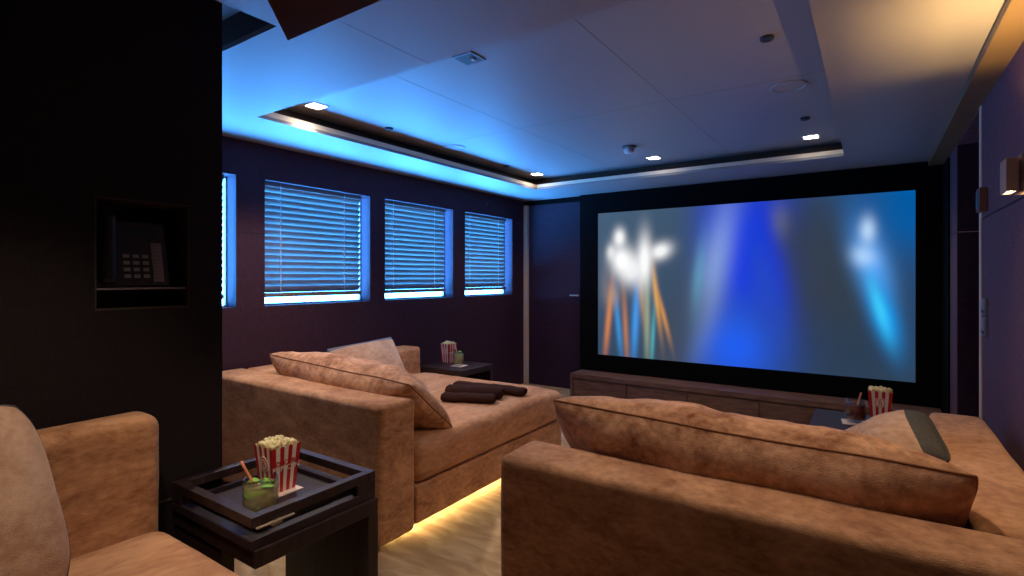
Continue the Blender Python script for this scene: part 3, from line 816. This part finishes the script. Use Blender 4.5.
def screen_colour(u, v):
    """plain abstract picture: blurred colour fields. u, v in 0..1 from the lower left"""
    def g(cu, cv, su, sv, rot=0.0, p=2.0):
        a, b = (u - cu) * 1.79, v - cv
        ca, sa = math.cos(rot), math.sin(rot)
        a, b = a * ca + b * sa, -a * sa + b * ca
        return math.exp(-(abs(a / su) ** p + abs(b / sv) ** p))
    c = Vector((0.030, 0.060, 0.110))
    c = c.lerp(Vector((0.06, 0.11, 0.18)), max(0, 1 - u * 1.4) * v)
    c = c.lerp(Vector((0.0, 0.10, 0.36)), min(1, max(0, (u - 0.72) * 4)) * min(1, v * 1.3))
    c = c.lerp(Vector((0.021, 0.042, 0.075)), g(0.80, 0.30, 0.50, 0.42, 0.0, 4) * 0.85)      # slate mass
    # broad blue ribbons in the middle
    c = c.lerp(Vector((0.0, 0.03, 0.80)), g(0.56, 0.72, 0.27, 0.40, 0.15, 3) * 0.95)
    c = c.lerp(Vector((0.01, 0.11, 0.88)), g(0.51, 0.12, 0.24, 0.26, -0.15) * 0.95)
    c = c.lerp(Vector((0.24, 0.36, 0.72)), g(0.44, 0.60, 0.09, 0.44, -0.22) * 0.85)
    c = c.lerp(Vector((0.12, 0.45, 0.62)), g(0.385, 0.50, 0.035, 0.24, -0.1) * 0.55)
    c = c.lerp(Vector((0.015, 0.06, 0.50)), g(0.60, 0.52, 0.09, 0.36, 0.2) * 0.8)
    c = c.lerp(Vector((0.42, 0.42, 0.30)), g(0.655, 0.86, 0.05, 0.10, 0.2) * 0.35)
    c = c.lerp(Vector((0.030, 0.044, 0.062)), g(0.755, 0.62, 0.19, 0.40, 0.25, 4) * 0.9)
    c = c.lerp(Vector((0.05, 0.065, 0.085)), g(0.30, 0.12, 0.14, 0.40, -0.35, 3) * 0.75)
    # cyan glow on the right
    c = c.lerp(Vector((0.10, 0.38, 0.95)), g(0.895, 0.62, 0.075, 0.20, 0.25) * 0.9)
    c = c.lerp(Vector((0.55, 0.75, 1.0)), g(0.885, 0.80, 0.035, 0.07) * 0.8)
    c = c.lerp(Vector((0.50, 0.72, 1.0)), g(0.875, 0.66, 0.05, 0.06, 0.5) * 0.75)
    c = c.lerp(Vector((0.0, 0.34, 0.95)), g(0.925, 0.35, 0.055, 0.18, 0.25) * 0.9)
    c = c.lerp(Vector((0.05, 0.62, 0.95)), g(0.915, 0.38, 0.028, 0.15, 0.25) * 0.8)
    # streaks lower left
    for cu, cv, su, sv, rot, col, k in (
            (0.045, 0.26, 0.020, 0.26, -0.10, (0.75, 0.25, 0.07), .85), (0.085, 0.22, 0.020, 0.22, 0.1, (0.05, 0.35, 0.85), .7),
            (0.115, 0.20, 0.018, 0.26, 0.05, (0.55, 0.22, 0.10), .8), (0.155, 0.26, 0.025, 0.28, -0.05, (0.06, 0.34, 0.90), .85),
            (0.200, 0.28, 0.020, 0.30, 0.0, (0.35, 0.45, 0.30), .7), (0.180, 0.42, 0.022, 0.20, 0.1, (0.55, 0.34, 0.16), .6),
            (0.235, 0.42, 0.016, 0.22, 0.12, (0.85, 0.40, 0.06), .85), (0.262, 0.30, 0.014, 0.16, 0.25, (0.80, 0.34, 0.06), .75),
            (0.222, 0.15, 0.014, 0.2, -0.05, (0.10, 0.48, 0.55), .7), (0.06, 0.42, 0.05, 0.08, 0.0, (0.60, 0.36, 0.20), .5),
            (0.03, 0.50, 0.04, 0.12, 0.0, (0.22, 0.20, 0.22), .5)):
        c = c.lerp(Vector(col), g(cu, cv, su, sv, rot) * k)
    # white bokeh upper left
    for cu, cv, su, sv, rot, k in ((0.10, 0.66, 0.075, 0.10, 0.3, 1.0), (0.19, 0.66, 0.045, 0.16, 0.0, .95), (0.09, 0.82, 0.04, 0.06, 0.0, .9),
                                   (0.25, 0.72, 0.07, 0.05, 0.4, .9), (0.14, 0.60, 0.08, 0.10, 0.0, .8), (0.055, 0.72, 0.03, 0.05, 0.0, .6)):
        c = c.lerp(Vector((1.0, 1.0, 1.0)), min(1, g(cu, cv, su, sv, rot) * 1.15) * k)
    return c

NU, NV = 200, 112
bm = bmesh.new(); g = [[bm.verts.new((SX0 + 0.0005 + (SX1 - SX0 - 0.001) * i / NU, SY + 0.002, SZ0 + 0.0005 + (SZ1 - SZ0 - 0.001) * j / NV)) for j in range(NV + 1)] for i in range(NU + 1)]
for i in range(NU):
    for j in range(NV): bm.faces.new((g[i][j], g[i + 1][j], g[i + 1][j + 1], g[i][j + 1]))
m, nt, b = new_mat('projected_picture')
at = nt.nodes.new('ShaderNodeAttribute'); at.attribute_name = 'picture'
b.inputs['Base Color'].default_value = (0.02, 0.02, 0.02, 1); b.inputs['Roughness'].default_value = 0.9; b.inputs['Specular IOR Level'].default_value = 0.0
nt.links.new(at.outputs['Color'], b.inputs['Emission Color']); b.inputs['Emission Strength'].default_value = 1.0
so = obj('screen_surface', bm, m, t)
ca = so.data.color_attributes.new('picture', 'FLOAT_COLOR', 'POINT')
off = origin(t)
for k, v in enumerate(so.data.vertices):
    u_, v_ = (v.co.x + off.x - SX0) / (SX1 - SX0), (v.co.z + off.z - SZ0) / (SZ1 - SZ0)
    q = screen_colour(u_, v_); ca.data[k].color = (q.x, q.y, q.z, 1)

# ------------------------------------------------------------------ telephone
px0, px1, pz0, pz1 = 0.598, 0.802, 1.193, 1.405
t = thing('desk_telephone', 'black desk telephone with keypad standing in the wall niche', 'telephone', (XP - 0.08, 0.70, pz0))
def slanted(y0, y1, z0, z1, d0, d1):
    """face leaning back: d0 = depth in front at the bottom, d1 at the top (x = XP - ...)"""
    bm = bmesh.new()
    xb = XP - 0.14
    v = [bm.verts.new(p) for p in ((XP - d0, y0, z0), (XP - d0, y1, z0), (XP - d1, y1, z1), (XP - d1, y0, z1), (xb, y0, z0), (xb, y1, z0), (xb, y1, z1), (xb, y0, z1))]
    for f in ((0, 1, 2, 3), (7, 6, 5, 4), (0, 4, 5, 1), (3, 2, 6, 7), (0, 3, 7, 4), (1, 5, 6, 2)): bm.faces.new([v[i] for i in f])
    return bm
obj('body', slanted(px0, px1, pz0, pz1, 0.03, 0.075), M['phone'], t, bevel=0.006)
def face_x(z, out=0.001): return XP - (0.03 + 0.045 * (z - pz0) / (pz1 - pz0)) + out
def plate(y0, y1, z0, z1, th=0.004):
    bm = bmesh.new(); v = []
    for o_ in (-0.002, th):
        for (y, z) in ((y0, z0), (y1, z0), (y1, z1), (y0, z1)): v.append(bm.verts.new((face_x(z, o_), y, z)))
    for f in ((0, 3, 2, 1), (4, 5, 6, 7), (0, 1, 5, 4), (1, 2, 6, 5), (2, 3, 7, 6), (3, 0, 4, 7)): bm.faces.new([v[i] for i in f])
    return bm
obj('handset', soft_box(XP - 0.075, XP - 0.008, px0 + 0.004, px0 + 0.052, pz0 + 0.012, pz1 + 0.012, 0.02, 0.03), M['phone'], t, smooth=True)
obj('display', plate(0.672, 0.775, 1.352, 1.382, 0.002), M['lcd'], t)
for r in range(4):
    for c in range(3):
        y = 0.672 + c * 0.026; z = 1.222 + r * 0.021
        obj('key', plate(y, y + 0.017, z, z + 0.011, 0.005), M['key'], t)
ls = obj('speed_dial_strip', plate(0.752, 0.782, 1.21, 1.335, 0.003), M['key'], t)
bm = bmesh.new()
for k in range(10): add_box(bm, face_x(1.215 + k * 0.012, 0.003), face_x(1.215 + k * 0.012, 0.0035), 0.754, 0.780, 1.220 + k * 0.012, 1.2215 + k * 0.012)
obj('strip_lines', bm, M['grey'], ls)

# ------------------------------------------------------------------ ceiling fittings
def downlight(label, x, y, z, square=True, size=0.115):
    t = thing('downlight', label, 'downlight', (x, y, z), 'recessed downlights'); h = size / 2
    bm = holed_slab('Z', z - 0.004, z - 0.0005, x - h - 0.012, x + h + 0.012, y - h - 0.012, y + h + 0.012, [(x - h, x + h, y - h, y + h)])
    obj('frame', bm, M['white'], t)
    obj('diffuser', box(x - h, x + h, y - h, y + h, z - 0.003, z - 0.0008), M['lamp'], t)
    return t
ZP = ZT + 0.0192
DL = [(-2.664, 1.89, 'glowing square downlight nearest the black wall, above the first window', 0.085),
      (-2.667, 4.339, 'glowing downlight in the far corner of the raised ceiling by the windows', 0.085),
      (-1.502, 4.293, 'glowing downlight at the middle of the far ceiling edge', 0.085),
      (-0.357, 4.283, 'glowing downlight in the far ceiling corner nearest the violet wall', 0.085)]
for x, y, lb, sz in DL: downlight(lb, x, y, ZP, size=sz)

def round_plate(name, label, cat, x, y, z, r, h, m, group=None, ring_=False):
    bm = bmesh.new(); add_lathe(bm, (x, y, z), [(r, 0), (r, -h * 0.6), (r * 0.93, -h), (r * 0.55, -h), (r * 0.5, -h * 0.7), (0.001, -h * 0.7)], 32)
    o = obj(name, bm, m, smooth=False); recenter(o, Vector((x, y, z))); return tag(o, label, cat, group)
M['sens'] = plain('sensor_dark', lin(52, 50, 52), rough=0.5)
M['grille'] = plain('speaker_grille', lin(150, 146, 146), rough=0.6)
for x, y, lb in ((-2.662, 2.448, 'small dark ceiling sensor beside the first lit downlight'), (-2.70, 3.865, 'small dark ceiling sensor before the far window corner'),
                 (-0.36, 2.405, 'small dark ceiling sensor nearest the camera, above the right daybed'), (-0.346, 3.755, 'small dark ceiling sensor beside the far right downlight')):
    round_plate('ceiling_sensor', lb, 'sensor', x, y, ZP, 0.027, 0.012, M['sens'], 'ceiling sensors')
for x, y, lb in ((-2.648, 3.094, 'round ceiling speaker along the window side'), (-0.357, 3.086, 'round ceiling speaker on the side of the violet wall')):
    t = thing('ceiling_speaker', lb, 'speaker', (x, y, ZP), 'round ceiling speakers')
    bm = bmesh.new(); add_lathe(bm, (x, y, ZP), [(0.09, 0), (0.088, -0.005), (0.076, -0.006), (0.074, -0.001)], 40); obj('rim', bm, M['ceiling'], t)
    bm = bmesh.new(); add_lathe(bm, (x, y, ZP), [(0.0735, -0.0005), (0.072, -0.003), (0.001, -0.004)], 40); obj('grille', bm, M['grille'], t)
t = thing('smoke_detector', 'white smoke detector hanging from the raised ceiling', 'smoke detector', (-1.527, 3.82, ZP))
bm = bmesh.new(); add_lathe(bm, (-1.527, 3.82, ZP), [(0.055, 0), (0.055, -0.014), (0.045, -0.018), (0.001, -0.018)], 32); obj('base', bm, M['grey'], t)
bm = bmesh.new(); add_lathe(bm, (-1.527, 3.82, ZP - 0.018), [(0.036, 0), (0.040, -0.018), (0.030, -0.032), (0.001, -0.034)], 32); obj('sensing_dome', bm, M['white'], t, smooth=True)
t = thing('ceiling_hatch', 'square dark flush panel in the middle of the raised ceiling', 'hatch', (-1.513, 1.87, ZP))
bm = holed_slab('Z', ZP - 0.005, ZP - 0.0005, -1.566, -1.456, 1.815, 1.925, [(-1.556, -1.466, 1.825, 1.915)]); obj('frame', bm, M['grey'], t)
obj('plate', box(-1.556, -1.466, 1.825, 1.915, ZP - 0.004, ZP - 0.0008), M['sens'], t)
bm = bmesh.new(); add_lathe(bm, (-1.495, 1.882, ZP - 0.004), [(0.012, 0), (0.01, -0.006), (0.001, -0.007)], 16); obj('lens', bm, M['white'], t)

# hinged ceiling flap hanging open near the camera
t = thing('ceiling_flap', 'brown hinged ceiling flap hanging open at the top edge', 'hatch', (-1.1, 0.85, 2.10))
bm = bmesh.new(); zb_, yb_, sl = 1.95, 0.95, 1.466
zt_ = 2.092; yt_ = yb_ - (zt_ - zb_) / sl
nrm = Vector((0, zt_ - zb_, yb_ - yt_)).normalized() * 0.016
v = [bm.verts.new(p) for p in ((-1.48, yb_, zb_), (-0.80, yb_, zb_), (-0.80, yt_, zt_), (-1.48, yt_, zt_))]
v2 = [bm.verts.new(q.co + nrm) for q in v]
bm.faces.new(v); bm.faces.new(v2[::-1])
for i in range(4): bm.faces.new((v[i], v2[i], v2[(i + 1) % 4], v[(i + 1) % 4]))
obj('panel', bm, M['flap'], t)
bm = bmesh.new(); add_cyl(bm, (-1.40, yt_ + 0.004, 2.094), 0.005, 0.005, 0.5, 10, 'X'); obj('hinge', bm, M['steel'], t)

# ------------------------------------------------------------------ right wall fittings
t = thing('wall_lamp', 'brown box wall lamp on the violet wall at the right edge', 'wall lamp', (XR, 2.13, 1.50))
bm = bmesh.new()   # outer shade: open top and bottom
x0, x1, y0, y1, z0, z1 = 0.330, 0.358, 2.13, 2.22, 1.480, 1.580
obj('shade', holed_slab('Z', z0, z1, x0, x1, y0, y1, [(x0 + 0.004, x1 - 0.004, y0 + 0.004, y1 - 0.004)]), M['bronze'], t, bevel=0.001)
obj('light_source', box(x0 + 0.005, x1 - 0.005, y0 + 0.005, y1 - 0.005, z0 + 0.006, z0 + 0.012), M['lamp_warm'], t)
x0, x1, y0, y1, z0, z1 = 0.366, 0.432, 2.145, 2.235, 1.478, 1.592
obj('body', holed_slab('Z', z0, z1, x0, x1, y0, y1, [(x0 + 0.006, x1 - 0.006, y0 + 0.006, y1 - 0.006)]), M['bronze'], t, bevel=0.001)
obj('light_source', box(x0 + 0.007, x1 - 0.007, y0 + 0.007, y1 - 0.007, z1 - 0.062, z1 - 0.054), M['lamp_warm'], t)
bm = bmesh.new(); add_box(bm, 0.357, 0.367, 2.160, 2.180, 1.52, 1.535); add_box(bm, 0.431, XR, 2.150, 2.230, 1.47, 1.60)
obj('wall_bracket', bm, M['bronze'], t, bevel=0.001)

def switch(name, label, y0, y1, z0, z1, depth, m, keys):
    t = thing(name, label, 'switch' if keys else 'control box', (XR, (y0 + y1) / 2, z0))
    obj('plate', box(XR - depth, XR, y0, y1, z0, z1), m, t, bevel=0.002)
    for a, b, mm in keys:
        obj('button', box(XR - depth - 0.003, XR - depth - 0.0002, y0 + 0.012, y1 - 0.012, a, b), mm, t, bevel=0.001)
    return t
t = switch('thermostat', 'small grey brown control box high on the violet wall by the doorway', 3.27, 3.37, 1.535, 1.645, 0.03, M['flap'], [])
obj('dark_window', box(XR - 0.032, XR - 0.0302, 3.305, 3.36, 1.55, 1.63), M['phone'], t)
switch('light_switch', 'upper grey switch plate on the violet wall beside the doorway', 3.27, 3.36, 1.048, 1.125, 0.012, M['grey'], [(1.056, 1.070, M['sens']), (1.085, 1.115, M['key'])])
switch('light_switch', 'lower grey switch plate on the violet wall beside the doorway', 3.27, 3.36, 0.950, 1.035, 0.012, M['grey'], [(0.958, 0.972, M['sens']), (0.985, 1.025, M['key'])])

# ------------------------------------------------------------------ camera
cd = bpy.data.cameras.new('camera'); cam = bpy.data.objects.new('camera', cd); COL.objects.link(cam)
cam.location = (0, 0, 1.224); cam.rotation_euler = (PI / 2, 0, math.atan2(360, 528))
cd.sensor_fit = 'HORIZONTAL'; cd.sensor_width = 36; cd.lens = 528 / 1024 * 36
cd.shift_y = -10.7 / 1024; cd.clip_start = 0.05
S.camera = cam

# ------------------------------------------------------------------ light
w = bpy.data.worlds.new('sky'); S.world = w; w.use_nodes = True
wn = w.node_tree; bg = wn.nodes['Background']
# daylight off the water: brightest below the horizon
tc = wn.nodes.new('ShaderNodeTexCoord'); sx = wn.nodes.new('ShaderNodeSeparateXYZ'); wn.links.new(tc.outputs['Generated'], sx.inputs[0])
rp = wn.nodes.new('ShaderNodeMapRange'); rp.inputs['From Min'].default_value = -0.25; rp.inputs['From Max'].default_value = 0.15
rp.inputs['To Min'].default_value = 95.0; rp.inputs['To Max'].default_value = 13.0
wn.links.new(sx.outputs['Z'], rp.inputs['Value']); wn.links.new(rp.outputs[0], bg.inputs['Strength'])
bg.inputs['Color'].default_value = (0.055, 0.35, 1.0, 1)

def area(name, loc, rot, sx, sy, power, col, spread=PI, portal=False):
    l = bpy.data.lights.new(name, 'AREA'); l.shape = 'RECTANGLE'; l.size = sx; l.size_y = sy; l.energy = power; l.color = col; l.spread = spread
    if portal: l.cycles.is_portal = True
    o = bpy.data.objects.new(name, l); COL.objects.link(o); o.location = loc; o.rotation_euler = rot; return o
for a, b in WIN:
    area('sky_portal', (XW - 0.145, (a + b) / 2, (WZ0 + WZ1) / 2), (0, -PI / 2, 0), WZ1 - WZ0, b - a, 1, (1, 1, 1), portal=True)

def spot(loc, target, power, col, angle=1.6, blend=0.8, r=0.04):
    l = bpy.data.lights.new('downlight_and_fill_beam', 'SPOT'); l.energy = power; l.color = col; l.spot_size = angle; l.spot_blend = blend; l.shadow_soft_size = r
    o = bpy.data.objects.new('downlight_and_fill_beam', l); COL.objects.link(o); o.location = loc
    o.rotation_euler = (Vector(target) - Vector(loc)).to_track_quat('-Z', 'Y').to_euler(); return o
WARM = (1.0, 0.74, 0.52)
for x, y, lb, sz in DL:
    if y > 3 and x < -2: spot((x, y, ZP - 0.012), (-2.35, 2.75, 0.4), 80, WARM, 0.9)   # added second beam, narrow, tilted to brighten the far daybed seat
    spot((x, y, ZP - 0.012), (x, y, 0), 85 if y < 3 else 26, WARM, 2.1)
# unseen overhead lamps out of frame, plus an added fill above the right backrest
for x, y, p in ((-1.15, 0.35, 42), (-0.394, 1.94, 40), (-0.35, 1.22, 9), (-2.45, 1.25, 20)):
    spot((x, y, ZC - 0.012 if y < 1.6 else ZP - 0.012), (x - (0.45 if y < 1 else 0), y, 0), p, WARM, 1.25 if y < 1 else 2.0)
spot((-1.05, 0.45, ZC - 0.012), (-1.62, 1.0, 0.5), 22, WARM, 0.62, 0.9)  # added fill spot without a fixture, brightens the near tray and popcorn
# wall lamp throws light up and down
area('wall_lamp_up', (0.402, 2.166, 1.544), (PI, 0, 0), 0.03, 0.02, 10.0, (1.0, 0.60, 0.22))
area('wall_lamp_glow', (0.402, 2.209, 1.579), (PI, 0, 0), 0.02, 0.012, 3.2, (1.0, 0.60, 0.22))
area('wall_lamp_down', (0.344, 2.175, 1.479), (0, 0, 0), 0.018, 0.08, 1.6, (1.0, 0.66, 0.32))

S.view_settings.view_transform = 'Standard'; S.view_settings.look = 'None'
S.view_settings.exposure = 0.0; S.view_settings.gamma = 1.0; S.view_settings.use_curve_mapping = False
S.cycles.use_denoising = True
S.cycles.max_bounces = 10; S.cycles.diffuse_bounces = 5; S.cycles.transparent_max_bounces = 12
S.cycles.sample_clamp_indirect = 6.0
S.cycles.caustics_reflective = False; S.cycles.caustics_refractive = False
